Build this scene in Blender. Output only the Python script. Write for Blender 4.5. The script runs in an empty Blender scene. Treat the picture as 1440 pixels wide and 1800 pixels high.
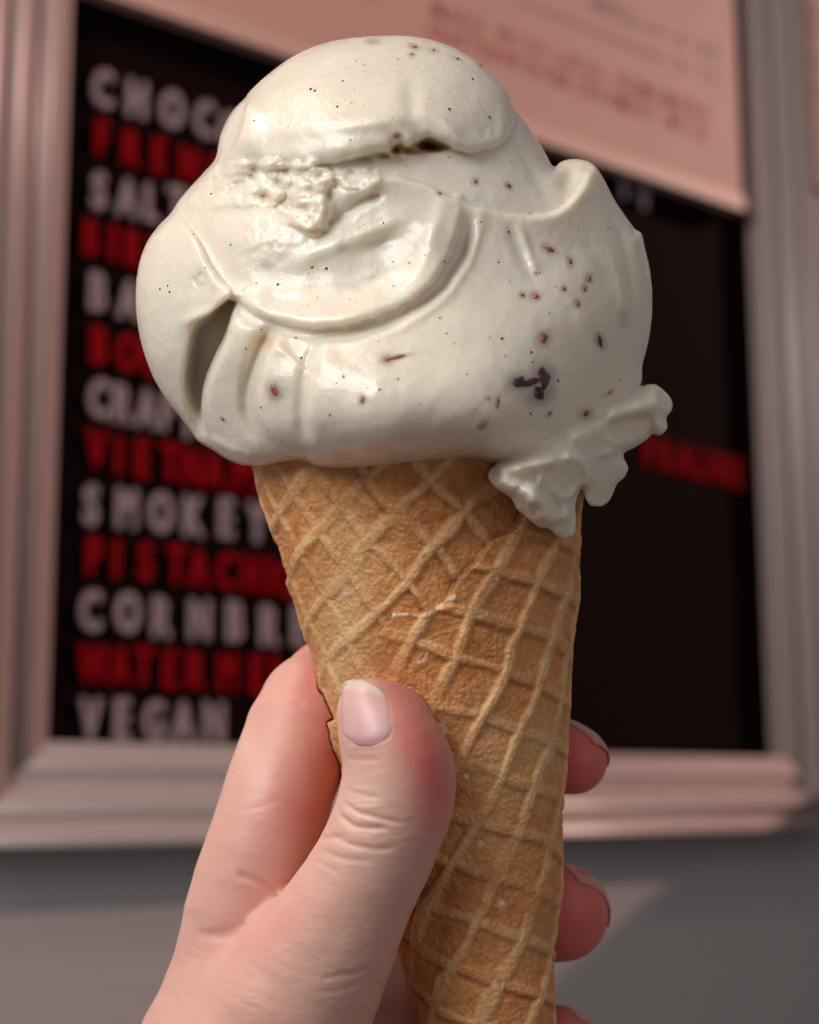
import bpy, bmesh, math, random
import numpy as np
from mathutils import Matrix, Vector
C = bpy.context.scene
random.seed(4)
rng = np.random.RandomState(7)

# ---------------------------------------------------------------- camera, world, lights, exposure
F = 2900.0            # focal length in pixels of the 1440x1800 frame
D = 0.30              # distance of the cone's axis from the camera, metres
S = D / F
def nrm(v): v = np.array(v, float); return v / np.linalg.norm(v)
up = nrm((-75, 16360, -2900)); rt = np.array((3630, -498, -2900.)); rt = nrm(rt - up * rt.dot(up)); fw = np.cross(up, rt)
R = np.array([rt, fw, up])                 # camera space -> world (x along the wall, y into it, z up)
CAM = np.array((0.0, 0.0, 1.50))
def c2w(P): return P @ R.T + CAM
cam = bpy.data.objects.new('camera', bpy.data.cameras.new('camera')); C.collection.objects.link(cam)
M = Matrix.Identity(4)
for i in range(3):
    for j in range(3): M[i][j] = R[i][j]
    M[i][3] = CAM[i]
cam.matrix_world = M
cam.data.sensor_fit = 'HORIZONTAL'; cam.data.sensor_width = 36; cam.data.lens = F / 1440 * 36
cam.data.clip_start = 0.01
cam.data.dof.use_dof = True; cam.data.dof.focus_distance = 0.279
cam.data.dof.aperture_fstop = (cam.data.lens / 1000) / 0.0038
C.camera = cam
C.view_settings.view_transform = 'Standard'; C.view_settings.look = 'None'
C.view_settings.exposure = -0.07; C.view_settings.gamma = 1.0; C.view_settings.use_curve_mapping = False
C.cycles.use_denoising = True
C.cycles.max_bounces = 8

w = bpy.data.worlds.new('world'); C.world = w; w.use_nodes = True
w.node_tree.nodes['Background'].inputs[0].default_value = (0.90, 0.88, 0.95, 1)
w.node_tree.nodes['Background'].inputs[1].default_value = 0.19

def area(name, camspace, target, size, energy, color):
    l = bpy.data.lights.new(name, 'AREA'); l.shape = 'RECTANGLE'; l.size, l.size_y = size; l.energy = energy; l.color = color
    o = bpy.data.objects.new(name, l); C.collection.objects.link(o)
    p = Vector(c2w(np.array(camspace, float))); t = Vector(c2w(np.array(target, float)))
    o.location = p; o.rotation_euler = (t - p).to_track_quat('-Z', 'Y').to_euler()
    return o
ICE = (-0.002, 0.02, -0.29)
area('window_light', (-0.74, 0.68, 0.38), ICE, (0.70, 0.70), 13.2, (1.0, 0.985, 0.97))
area('fill_light', (0.9, 0.25, 0.5), ICE, (0.6, 1.0), 1.9, (1.0, 0.86, 0.80))  # added soft fill from the right front, no real source there

area('pendant_lamp_light', (-0.44, 0.80, -0.34), (0.25, 0.1, -1.0), (0.14, 0.14), 4.2, (1.0, 0.72, 0.58))

# ---------------------------------------------------------------- the wall plane and its helpers
ZW = 1.2
WY = (np.array((0, 0, -ZW)) @ R.T)[1]                # world y of the wall face
def on_wall(px, py, h=0.0):
    """the point at height h proud of the wall seen at that place of the photograph"""
    d = np.array(((px - 720) / F, -(py - 900) / F, -1.0)) @ R.T
    t = (WY - h) / d[1]
    return CAM + d * t
p1, p2 = on_wall(1190, 1541), on_wall(1000, 1694)
sl = (p1[2] - p2[2]) / (p1[0] - p2[0])               # slope of the sill's shadow on the wall
SUN = nrm((-1.15 / sl, 1.0, -1.15))
sun = bpy.data.lights.new('sun', 'SUN'); sun.energy = 2.3; sun.color = (1.0, 0.60, 0.50); sun.angle = math.radians(1.2)
so = bpy.data.objects.new('sun', sun); C.collection.objects.link(so)
so.rotation_euler = Vector(SUN).to_track_quat('-Z', 'Y').to_euler(); so.location = (2, -1, 3)

# ---------------------------------------------------------------- material helpers
def mat(name, color, rough=0.5, **kw):
    m = bpy.data.materials.new(name); m.use_nodes = True
    b = m.node_tree.nodes['Principled BSDF']
    b.inputs['Base Color'].default_value = (*color, 1); b.inputs['Roughness'].default_value = rough
    for k, v in kw.items(): b.inputs[k.replace('_', ' ')].default_value = v
    return m
def nodes(m): return m.node_tree, m.node_tree.nodes['Principled BSDF']
def noise(nt, scale, detail=4, rough=0.5, vec=None):
    n = nt.nodes.new('ShaderNodeTexNoise'); n.inputs['Scale'].default_value = scale
    n.inputs['Detail'].default_value = detail; n.inputs['Roughness'].default_value = rough
    if vec is None:
        tc = nt.nodes.new('ShaderNodeTexCoord'); vec = tc.outputs['Object']
    nt.links.new(vec, n.inputs['Vector'])
    return n.outputs['Fac']
def ramp(nt, src, stops):
    r = nt.nodes.new('ShaderNodeValToRGB')
    while len(r.color_ramp.elements) < len(stops): r.color_ramp.elements.new(0.5)
    for e, (p, c) in zip(r.color_ramp.elements, stops): e.position = p; e.color = (*c, 1) if len(c) == 3 else c
    nt.links.new(src, r.inputs[0]); return r.outputs[0]
def mix(nt, fac, a, b, mode='MIX'):
    n = nt.nodes.new('ShaderNodeMix'); n.data_type = 'RGBA'; n.blend_type = mode
    for s, k in ((fac, 0), (a, 6), (b, 7)):
        if isinstance(s, (int, float)): n.inputs[k].default_value = s
        elif isinstance(s, tuple): n.inputs[k].default_value = (*s, 1)
        else: nt.links.new(s, n.inputs[k])
    return n.outputs[2]
def bump(nt, b, src, dist, strength=1.0, prev=None):
    n = nt.nodes.new('ShaderNodeBump'); n.inputs['Distance'].default_value = dist; n.inputs['Strength'].default_value = strength
    nt.links.new(src, n.inputs['Height'])
    if prev is not None: nt.links.new(prev, n.inputs['Normal'])
    nt.links.new(n.outputs[0], b.inputs['Normal']); return n.outputs[0]
def attr(nt, name, out='Fac'):
    n = nt.nodes.new('ShaderNodeAttribute'); n.attribute_name = name; return n.outputs[out]

m_wall = mat('grey_wall_paint', (0.30, 0.285, 0.285), 0.7)
nt, b = nodes(m_wall); bump(nt, b, noise(nt, 60, 5), 0.002, 0.4)
nt.links.new(mix(nt, noise(nt, 3, 3), (0.28, 0.265, 0.265), (0.33, 0.31, 0.31)), b.inputs['Base Color'])
m_floor = mat('floor_concrete', (0.25, 0.22, 0.2), 0.6)
nt, b = nodes(m_floor); nt.links.new(mix(nt, noise(nt, 4, 6), (0.2, 0.18, 0.17), (0.3, 0.27, 0.25)), b.inputs['Base Color'])
m_frame = mat('frame_satin_white', (0.36, 0.285, 0.275), 0.34)
nt, b = nodes(m_frame); bump(nt, b, noise(nt, 25, 3), 0.001, 0.3)
m_board = mat('board_black', (0.006, 0.002, 0.002), 0.8, Specular_IOR_Level=0.03)
nt, b = nodes(m_board); nt.links.new(mix(nt, noise(nt, 200, 2), (0.003, 0.0008, 0.0008), (0.006, 0.0016, 0.0016)), b.inputs['Base Color'])
m_lw = mat('letter_white', (0.42, 0.33, 0.36), 0.7, Specular_IOR_Level=0.2)
nt, b = nodes(m_lw); nt.links.new(mix(nt, noise(nt, 30, 2), (0.22, 0.16, 0.18), (0.28, 0.205, 0.225)), b.inputs['Base Color'])
m_lr = mat('letter_red', (0.42, 0.003, 0.010), 0.8, Specular_IOR_Level=0.05)
nt, b = nodes(m_lr); nt.links.new(mix(nt, noise(nt, 30, 2), (0.18, 0.0008, 0.003), (0.23, 0.0012, 0.005)), b.inputs['Base Color'])
m_sign = mat('sign_paper', (0.62, 0.46, 0.42), 0.55)
nt, b = nodes(m_sign); nt.links.new(mix(nt, noise(nt, 6, 3), (0.42, 0.235, 0.19), (0.46, 0.265, 0.215)), b.inputs['Base Color'])
m_rail = mat('sign_rail', (0.50, 0.32, 0.27), 0.4)
nt, b = nodes(m_rail); bump(nt, b, noise(nt, 80, 3), 0.0005, 0.3)
m_inkr = mat('ink_red', (0.42, 0.07, 0.07), 0.6)
nt, b = nodes(m_inkr); nt.links.new(mix(nt, noise(nt, 60, 2), (0.33, 0.03, 0.035), (0.40, 0.05, 0.05)), b.inputs['Base Color'])
m_inkg = mat('ink_grey', (0.27, 0.17, 0.17), 0.6)
nt, b = nodes(m_inkg); nt.links.new(mix(nt, noise(nt, 60, 2), (0.25, 0.16, 0.16), (0.30, 0.20, 0.20)), b.inputs['Base Color'])
m_glass = mat('window_glass', (1, 1, 1), 0.0, IOR=1.0, Transmission_Weight=1.0)

# ---------------------------------------------------------------- object helpers
def link(o, parent=None):
    C.collection.objects.link(o)
    if parent is not None: o.parent = parent
    return o
def obj(name, verts, faces, m, parent=None, origin=(0, 0, 0), smooth=False):
    me = bpy.data.meshes.new(name)
    v = np.asarray(verts, float) - np.asarray(origin, float)
    if isinstance(faces, np.ndarray):
        n = len(faces); k = faces.shape[1]
        me.vertices.add(len(v)); me.vertices.foreach_set('co', v.astype(np.float32).ravel())
        me.loops.add(n * k); me.loops.foreach_set('vertex_index', faces.astype(np.int32).ravel())
        me.polygons.add(n); me.polygons.foreach_set('loop_start', np.arange(0, n * k, k, dtype=np.int32))
        me.polygons.foreach_set('loop_total', np.full(n, k, np.int32))
        me.update(calc_edges=True)
    else:
        me.from_pydata([tuple(p) for p in v], [], faces)
    me.materials.append(m)
    if smooth: me.polygons.foreach_set('use_smooth', [True] * len(me.polygons))
    me.update()
    o = link(bpy.data.objects.new(name, me), parent)
    if parent is None: o.location = origin
    return o
def empty(name, loc, label, cat, group=None):
    o = bpy.data.objects.new(name, None); o.empty_display_size = 0.01; link(o); o.location = loc
    o['label'] = label; o['category'] = cat
    if group: o['group'] = group
    return o
BF = [(0, 3, 2, 1), (4, 5, 6, 7), (0, 1, 5, 4), (1, 2, 6, 5), (2, 3, 7, 6), (3, 0, 4, 7)]
def box(a, b):
    (x0, y0, z0), (x1, y1, z1) = a, b
    return [(x0, y0, z0), (x1, y0, z0), (x1, y1, z0), (x0, y1, z0), (x0, y0, z1), (x1, y0, z1), (x1, y1, z1), (x0, y1, z1)], list(BF)
def boxes(bs):
    V, Fc = [], []
    for a, b in bs:
        v, f = box(a, b); n = len(V); V += v; Fc += [tuple(i + n for i in q) for q in f]
    return V, Fc
def struct(o): o['kind'] = 'structure'; return o

# ---------------------------------------------------------------- the room
XR = on_wall(1440, 1000)[0] + 0.42                   # face of the right-hand wall
ZS = p1[2] + sl * (XR - p1[0])                       # height of its window sill
struct(obj('wall_back', *box((-2.6, WY, 0), (XR + 0.1, WY + 0.1, 2.9)), m_wall))
struct(obj('floor', *box((-2.6, -2.2, -0.1), (XR + 0.1, WY + 0.1, 0)), m_floor))
wy0, wy1, zt = WY - 0.88, WY - 0.04, 2.75
struct(obj('wall_right', *boxes([((XR, -2.2, 0), (XR + 0.1, WY, ZS)), ((XR, -2.2, zt), (XR + 0.1, WY, 2.9)),
                                 ((XR, -2.2, ZS), (XR + 0.1, wy0, zt)), ((XR, wy1, ZS), (XR + 0.1, WY, zt))]), m_wall))
win = struct(obj('window_1', *boxes([((XR + .03, wy0, zt - .03), (XR + .08, wy1, zt)), ((XR + .03, wy0, ZS), (XR + .08, wy0 + .03, zt)),
                                     ((XR + .03, wy1 - .03, ZS), (XR + .08, wy1, zt)), ((XR + .03, wy0, ZS), (XR + .08, wy1, ZS + .012))]), m_frame))

# ---------------------------------------------------------------- menu board
HB = 0.006                                            # face of the black panel above the wall
bl, br = on_wall(86, 1305, .024), on_wall(1353, 1332, .006)
XL, XRt, ZB = bl[0], br[0], (bl[2] * .25 + br[2] * .75)
ZT = on_wall(720, -420, .012)[2]
board = empty('menu_board', ((XL + XRt) / 2, WY, ZB), 'black letter board listing flavours in red and white, in a wide pale moulded frame', 'menu board')
BO = np.array(board.location)
obj('panel', *box((XL - .02, WY - HB, ZB - .02), (XRt + .02, WY, ZT + .02)), m_board, board, BO)
FWD = 0.0605
prof = [(0, .000), (0, .010), (.0015, .0125), (.006, .0150), (.012, .0165), (.0155, .0160), (.0172, .0125), (.0205, .0108), (.0245, .0125),
        (.028, .0190), (.033, .0235), (.038, .0245), (.0415, .0225), (.0432, .0190), (.0455, .0200), (.050, .0270), (.0550, .0290), (.0590, .0270), (.0605, .0225), (.0605, 0)]
def subdiv_prof(p, n=3):
    out = [p[0]]
    for i in range(len(p) - 1):
        p0 = p[max(i - 1, 0)]; a = p[i]; b_ = p[i + 1]; p3 = p[min(i + 2, len(p) - 1)]
        for k in range(1, n + 1):
            t = k / n
            if 1 <= i < len(p) - 2:
                q = [0.5 * (2 * a[j] + (b_[j] - p0[j]) * t + (2 * p0[j] - 5 * a[j] + 4 * b_[j] - p3[j]) * t * t + (3 * a[j] - p0[j] - 3 * b_[j] + p3[j]) * t ** 3) for j in (0, 1)]
            else: q = [a[j] + (b_[j] - a[j]) * t for j in (0, 1)]
            out.append(tuple(q))
    return out
prof = [(u, (.012 + .85 * h) if h > 0 else 0) for u, h in prof]
P = subdiv_prof(prof)
print('WALL', XL, XRt, ZB, sl, XR, ZS)
def rail(side):
    V = []
    for e in (0, 1):
        for u, h in P:
            if side == 'b': V.append(((XL - u, XRt + u)[e], WY - h, ZB - u))
            if side == 't': V.append(((XRt + u, XL - u)[e], WY - h, ZT + u))
            if side == 'l': V.append((XL - u, WY - h, (ZT + u, ZB - u)[e]))
            if side == 'r': V.append((XRt + u, WY - h, (ZB - u, ZT + u)[e]))
    n = len(P)
    Fc = [(i, i + 1, n + i + 1, n + i) for i in range(n - 1)] + [(n - 1, 0, n, 2 * n - 1), tuple(range(n))[::-1], tuple(range(n, 2 * n))]
    o = obj('frame_rail', V, Fc, m_frame, board, BO)
    for p in o.data.polygons[:n - 1]: p.use_smooth = True
for s_ in 'lrbt': rail(s_)

font_cache = {}
def glyph(ch, bold):
    """unit mesh of a character: x centred on 0, cap height 1, centred in y"""
    if (ch, bold) in font_cache: return font_cache[ch, bold]
    cu = bpy.data.curves.new('glyph', 'FONT'); cu.body = ch; cu.size = 1.0; cu.extrude = 0.03; cu.offset = bold; cu.resolution_u = 3
    o = bpy.data.objects.new('glyph', cu); C.collection.objects.link(o)
    dg = bpy.context.evaluated_depsgraph_get(); me = bpy.data.meshes.new_from_object(o.evaluated_get(dg))
    v = np.array([p.co[:] for p in me.vertices]); f = [tuple(p.vertices) for p in me.polygons]
    bpy.data.objects.remove(o); bpy.data.curves.remove(cu); bpy.data.meshes.remove(me)
    h = 0.73
    v[:, 0] -= (v[:, 0].min() + v[:, 0].max()) / 2; v[:, 1] -= (v[:, 1].min() + v[:, 1].max()) / 2; v /= h
    v[:, 2] -= v[:, 2].min()
    font_cache[ch, bold] = (v, f); return v, f
def place_text(chars, h_proud, m, name, parent, origin, bold=.025, wx=.8, thick=.004):
    V, Fc = [], []
    for ch, px, py, hpx in chars:
        v, f = glyph(ch, bold)
        c = on_wall(px, py, h_proud); k = hpx * np.linalg.norm(c - CAM) / F * 0.99
        n = len(V); zmax = v[:, 2].max()
        for x, y, z in v: V.append((c[0] + x * k * wx, WY - h_proud - z / zmax * thick, c[2] + y * k))
        Fc += [tuple(i + n for i in q) for q in f]
    return obj(name, V, Fc, m, parent, origin)
W_, R_ = m_lw, m_lr
rows = [
 (W_, 66, [('C',178,158),('H',238,177),('O',300,195),('C',357,212),('O',402,232)]),
 (R_, 62, [('F',177,245),('R',229,264),('E',278,276),('N',330,292),('C',378,302)]),
 (W_, 66, [('S',171,338),('A',221,350),('L',264,360),('T',308,363)]),
 (R_, 64, [('B',156,420),('I',196,428),('R',233,440),('T',272,452)]),
 (W_, 68, [('B',169,515),('A',224,529),('N',268,540)]),
 (R_, 66, [('B',171,609),('O',222,622),('U',262,632)]),
 (W_, 68, [('C',171,702),('R',212,712),('A',255,720),('F',292,726),('T',328,738)]),
 (R_, 66, [('V',167,790),('I',206,801),('E',247,807),('T',296,813),('N',334,822),('A',373,827),('M',422,835),('E',462,842)]),
 (W_, 70, [('S',157,889),('M',220,895),('O',280,902),('K',338,909),('E',395,912),('Y',449,920)]),
 (R_, 66, [('P',163,978),('I',202,983),('S',253,988),('T',307,992),('A',346,1000),('C',395,1006),('H',439,1010),('I',472,1015),('O',503,1020)]),
 (W_, 70, [('C',156,1074),('O',222,1078),('R',282,1086),('N',348,1090),('B',410,1093),('R',471,1101),('E',523,1101)]),
 (R_, 66, [('W',160,1169),('A',208,1171),('T',249,1171),('E',296,1177),('R',342,1179),('M',397,1183),('E',449,1187),('L',486,1187)]),
 (W_, 70, [('V',156,1264),('E',212,1264),('G',268,1268),('A',319,1270),('N',373,1270),('C',466,1268)]),
 (W_, 50, [('1',1094,326),('4',1127,344)]),
 (R_, 54, [('P',1138,797),('R',1168,803),('A',1197,809),('L',1222,816),('I',1243,820),('N',1267,826),('E',1295,834)]),
 (R_, 54, [('A',1108,672)]),
]
for m, h, cs in rows:
    for ch, px, py in cs:
        o = place_text([(ch, px, py, h)], HB, m, 'letter', board, BO, bold=.03, wx=.60 if ch not in 'MW' else .56)
        if m is R_: o['label'] = 'red plastic letter'
        else: o['label'] = 'pale plastic letter'

# ---------------------------------------------------------------- price sign at the top of the board
HS = 0.023
sr = on_wall(1306, 372, HS); sz = sr[2]; sx1 = min(sr[0], XRt - .003); sx0 = XL + .004; 
sign = empty('price_sign', ((sx0 + sx1) / 2, WY, sz), 'pale pink printed price sign across the top of the black letter board', 'sign')
SO = np.array(sign.location)
obj('sign_panel', *box((sx0, WY - HS, sz + .012), (sx1, WY - HS + .009, min(sz + .40, ZT - .004))), m_sign, sign, SO)
v, f = boxes([((sx0, WY - HS - .003, sz), (sx1, WY - HS + .010, sz + .013)), ])
obj('bottom_rail', v, f, m_rail, sign, SO)
def line(words, h, m, hp=None):
    cs = []
    for wd, x0, y0, x1, y1 in words:
        n = len(wd)
        for i, ch in enumerate(wd):
            t = (i + .5) / n
            cs.append((ch, x0 + (x1 - x0) * t, y0 + (y1 - y0) * t, h))
    o = place_text(cs, HS, m, 'printed_line', sign, SO, bold=.015, wx=.78, thick=.0004)
    return o
def sy(x, a): return a + (1398 - a) / (4350 - 755) * (x - 755)
def ln(words, a, h, m): line([(wd, x0, sy(x0, a), x1, sy(x1, a)) for wd, x0, x1 in words], h, m)
ln([('MADE', 755, 800), ('WITH', 808, 868), ('LOCAL', 876, 962), ('HOME', 972, 1070), ('INGREDIENT', 1082, 1250)][:0] + [('MADE', 757, 858), ('WITH', 876, 960), ('LOCAL', 970, 1070), ('HOMEMADE', 1082, 1250)], 12, 31, m_inkr)
ln([('CRAFTED', 752, 877), ('WITH', 884, 952), ('OUR', 962, 1004), ('CREAMERY', 1012, 1158), ('MILK', 1172, 1248)], 52, 31, m_inkr)
ln([('WAFFLE', 1040, 1116)], -118, 30, m_inkg)
ln([('8.00', 1188, 1265)], -118, 30, m_inkg)
ln([('8.75', 1188, 1265)], -66, 30, m_inkg)
ln([('EGGS', 560, 668)], 18, 34, m_inkg)
for a, x0, x1 in ((-66, 905, 1178), (-118, 1125, 1178)):     # printed dotted rules, read as a grey bar from here
    q0, q1 = on_wall(x0, sy(x0, a) + 3, HS), on_wall(x1, sy(x1, a) + 3, HS)
    n = int((q1[0] - q0[0]) / .004); V, Fc = [], []
    vs, fs = boxes([((q0[0] + i * .004, WY - HS - .0004, q0[2] - .0018), (q0[0] + i * .004 + .0028, WY - HS, q0[2] + .0018)) for i in range(n)])
    obj('dotted_rule', vs, fs, m_inkg, sign, SO)

# second printed sheet beyond the frame, only its edge is in view
q = on_wall(1433, 340, .002)
pz = on_wall(1433, 330, .002)[2]
poster = empty('wall_poster', (q[0] + .1, WY, pz), 'dusky red printed sheet on the wall, right of the moulded frame', 'poster')
PO = np.array(poster.location)
m_post = mat('poster_paper', (0.30, 0.14, 0.13), 0.6)
nt, b = nodes(m_post); nt.links.new(mix(nt, noise(nt, 10, 3), (0.27, 0.13, 0.12), (0.33, 0.16, 0.15)), b.inputs['Base Color'])
obj('sheet', *box((q[0], WY - .004, pz), (q[0] + .2, WY, pz + .34)), m_post, poster, PO)
for y in (24, 50, 110, 160):
    zt_ = on_wall(1436, y, .004)[2]
    for i in range(9): obj('printed_word', *box((q[0] + .004 + .014 * i, WY - .0046, zt_ - .003), (q[0] + .013 + .014 * i, WY - .004, zt_ + .006)), m_inkg, poster, PO)

# ================================================================ foreground: numpy sculpting
# (px, py, w): picture-plane pixels of the cone's plane, w = pixels towards the viewer
def v3(P):
    P = np.asarray(P, float); k = 1 - P[:, 2] / F
    Q = np.stack(((P[:, 0] - 720) * k, -(P[:, 1] - 900) * k, -(F - P[:, 2])), 1) * S
    return c2w(Q)
def sstep(x, a=0., b=1.):
    t = np.clip((x - a) / (b - a), 0, 1); return t * t * (3 - 2 * t)
def _h(*k):
    h = np.zeros(k[0].shape, np.uint32)
    for c, m_ in zip(k, (374761393, 668265263, 2147483647)): h = h + c.astype(np.int64).astype(np.uint32) * np.uint32(m_)
    h = (h ^ (h >> np.uint32(13))) * np.uint32(1274126177); h = h ^ (h >> np.uint32(16))
    return (h & np.uint32(65535)).astype(np.float32) / 32767.5 - 1
def vn2(x, y, seed=0):
    x = x + seed * 17.3; y = y + seed * 7.7
    i, j = np.floor(x), np.floor(y); a, b = x - i, y - j; a = a * a * (3 - 2 * a); b = b * b * (3 - 2 * b)
    return ((_h(i, j) * (1 - a) + _h(i + 1, j) * a) * (1 - b) + (_h(i, j + 1) * (1 - a) + _h(i + 1, j + 1) * a) * b)
def vn3(x, y, z, seed=0):
    x = x + seed * 17.3; i, j, k = np.floor(x), np.floor(y), np.floor(z); a, b, c = x - i, y - j, z - k
    a = a * a * (3 - 2 * a); b = b * b * (3 - 2 * b); c = c * c * (3 - 2 * c); r = 0
    for di in (0, 1):
        for dj in (0, 1):
            for dk in (0, 1):
                r = r + _h(i + di, j + dj, k + dk) * (a if di else 1 - a) * (b if dj else 1 - b) * (c if dk else 1 - c)
    return r
def fbm2(x, y, sc, oct=3, seed=0):
    r = 0
    for o in range(oct): r = r + vn2(x / sc * 2 ** o, y / sc * 2 ** o, seed + o) / 2 ** o
    return r
def fbm3(P, sc, oct=3, seed=0):
    r = 0
    for o in range(oct):
        q = P / sc * 2 ** o; r = r + vn3(q[..., 0], q[..., 1], q[..., 2], seed + o) / 2 ** o
    return r
def smooth_poly(pts, n=5, closed=False):
    pts = np.array(pts, float); N = len(pts); out = []
    for i in range(N if closed else N - 1):
        if closed: a, b, c, d = pts[(i - 1) % N], pts[i], pts[(i + 1) % N], pts[(i + 2) % N]
        else: a, b, c, d = pts[max(i - 1, 0)], pts[i], pts[i + 1], pts[min(i + 2, N - 1)]
        for k in range(n):
            t = k / n
            out.append(0.5 * (2 * b + (c - a) * t + (2 * a - 5 * b + 4 * c - d) * t * t + (3 * b - a - 3 * c + d) * t ** 3))
    if not closed: out.append(pts[-1])
    return np.array(out)
def pldist(X, Y, pts):
    """distance to a polyline, place along it 0..1, side (+1 = right of the direction of travel in the picture)"""
    best = np.full(X.shape, 1e9, np.float32); T = np.zeros(X.shape, np.float32); sd = np.ones(X.shape, np.float32)
    L = np.concatenate(([0], np.cumsum(np.hypot(*np.diff(pts, axis=0).T)))); tot = L[-1]
    for i in range(len(pts) - 1):
        ax, ay = pts[i][:2]; bx, by = pts[i + 1][:2]; dx, dy = bx - ax, by - ay; l2 = dx * dx + dy * dy + 1e-9
        t = np.clip(((X - ax) * dx + (Y - ay) * dy) / l2, 0, 1); ex, ey = X - ax - t * dx, Y - ay - t * dy
        d = np.hypot(ex, ey); m_ = d < best
        best = np.where(m_, d, best); T = np.where(m_, (L[i] + t * math.sqrt(l2)) / tot, T); sd = np.where(m_, np.sign(dx * ey - dy * ex + 1e-9), sd)
    return best, T, sd
def inside(X, Y, poly):
    r = np.zeros(X.shape, bool); n = len(poly)
    for i in range(n):
        x0, y0 = poly[i]; x1, y1 = poly[(i + 1) % n]
        if y0 == y1: continue
        c = ((y0 > Y) != (y1 > Y)) & (X < (x1 - x0) * (Y - y0) / (y1 - y0) + x0); r ^= c
    return r
def inflate(X, Y, poly, st):
    """u(x, y): solution of lap u = -1 in the outline (4u = squared height of an even swelling), negative outside"""
    ins = inside(X, Y, poly); sgd, _, _ = pldist(X, Y, np.vstack((poly, poly[:1])))
    u = None
    for k in (8, 4, 2, 1):
        m_ = ins[::k, ::k]; h = st * k
        if u is None: u = np.zeros(m_.shape)
        else:
            u = np.repeat(np.repeat(u, 2, 0), 2, 1)
            u = np.pad(u, ((0, max(0, m_.shape[0] - u.shape[0])), (0, max(0, m_.shape[1] - u.shape[1]))), mode='edge')[:m_.shape[0], :m_.shape[1]]
        u = u * m_
        for _ in range(1500 if k == 8 else 300 if k > 1 else 150):
            p = np.pad(u, 1); u = (p[:-2, 1:-1] + p[2:, 1:-1] + p[1:-1, :-2] + p[1:-1, 2:] + h * h) / 4 * m_
    near = np.where(ins, np.minimum(sgd, 400), 0)
    g = np.median((u / np.maximum(sgd, 1))[ins & (sgd < 12) & (sgd > 5)])
    u = np.where(ins, np.where(sgd < 6, u * 0 + np.minimum(u + g * 1.0, g * sgd * 1.0) * .5 + .5 * g * sgd, u), -g * sgd)
    return u, ins, sgd
def surface_nets(phi, lo, st):
    nx, ny, nz = phi.shape
    ins = phi < 0
    cnt = np.zeros((nx - 1, ny - 1, nz - 1), np.int8)
    cor = [(i, j, k) for i in (0, 1) for j in (0, 1) for k in (0, 1)]
    sl_ = lambda c: (slice(c[0], nx - 1 + c[0]), slice(c[1], ny - 1 + c[1]), slice(c[2], nz - 1 + c[2]))
    for c in cor: cnt += ins[sl_(c)]
    act = (cnt > 0) & (cnt < 8); I, J, K = np.nonzero(act); idx = np.full(act.shape, -1, np.int32); idx[I, J, K] = np.arange(len(I))
    acc = np.zeros((len(I), 3)); num = np.zeros(len(I))
    val = {c: phi[I + c[0], J + c[1], K + c[2]].astype(float) for c in cor}
    for a in cor:
        for ax in range(3):
            if a[ax]: continue
            b_ = list(a); b_[ax] = 1; b_ = tuple(b_)
            va, vb = val[a], val[b_]; cr = (va < 0) != (vb < 0); t = np.where(cr, va / np.where(cr, va - vb, 1), 0)
            p = np.tile(np.array(a, float), (len(I), 1)); p[:, ax] += t; acc += p * cr[:, None]; num += cr
    V = (np.stack((I, J, K), 1) + acc / num[:, None]) * st + np.array(lo)
    Fs = []
    for ax in range(3):
        s0 = [slice(None)] * 3; s1 = [slice(None)] * 3; s0[ax] = slice(0, -1); s1[ax] = slice(1, None)
        a, b_ = ins[tuple(s0)], ins[tuple(s1)]
        for flip, mk in ((False, a & ~b_), (True, ~a & b_)):
            E = np.stack(np.nonzero(mk), 1); o1, o2 = [(1, 2), (2, 0), (0, 1)][ax]
            ok = (E[:, o1] > 0) & (E[:, o2] > 0) & (E[:, o1] < phi.shape[o1] - 1) & (E[:, o2] < phi.shape[o2] - 1); E = E[ok]
            q = []
            for d1, d2 in ((-1, -1), (0, -1), (0, 0), (-1, 0)):
                Q = E.copy(); Q[:, o1] += d1; Q[:, o2] += d2; q.append(idx[Q[:, 0], Q[:, 1], Q[:, 2]])
            q = np.stack(q, 1); Fs.append(q[:, ::-1] if flip else q)
    Fc = np.concatenate(Fs); 
    return V, Fc[:, ::-1].copy()       # pixel y runs downwards: mirrored, so flip
def set_attr(o, name, arr):
    a = o.data.attributes.new(name, 'FLOAT', 'POINT'); a.data.foreach_set('value', np.asarray(arr, np.float32))
def relax(V, Fc, it=2, lam=.5):
    n = len(V); A = np.concatenate((Fc[:, 0], Fc[:, 1], Fc[:, 2], Fc[:, 3])); B = np.concatenate((Fc[:, 1], Fc[:, 2], Fc[:, 3], Fc[:, 0]))
    deg = np.bincount(A, minlength=n) + np.bincount(B, minlength=n)
    for _ in range(it):
        V = np.stack([V[:, k] + lam * ((np.bincount(A, V[B, k], n) + np.bincount(B, V[A, k], n)) / deg - V[:, k]) for k in range(3)], 1)
    return V

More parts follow.
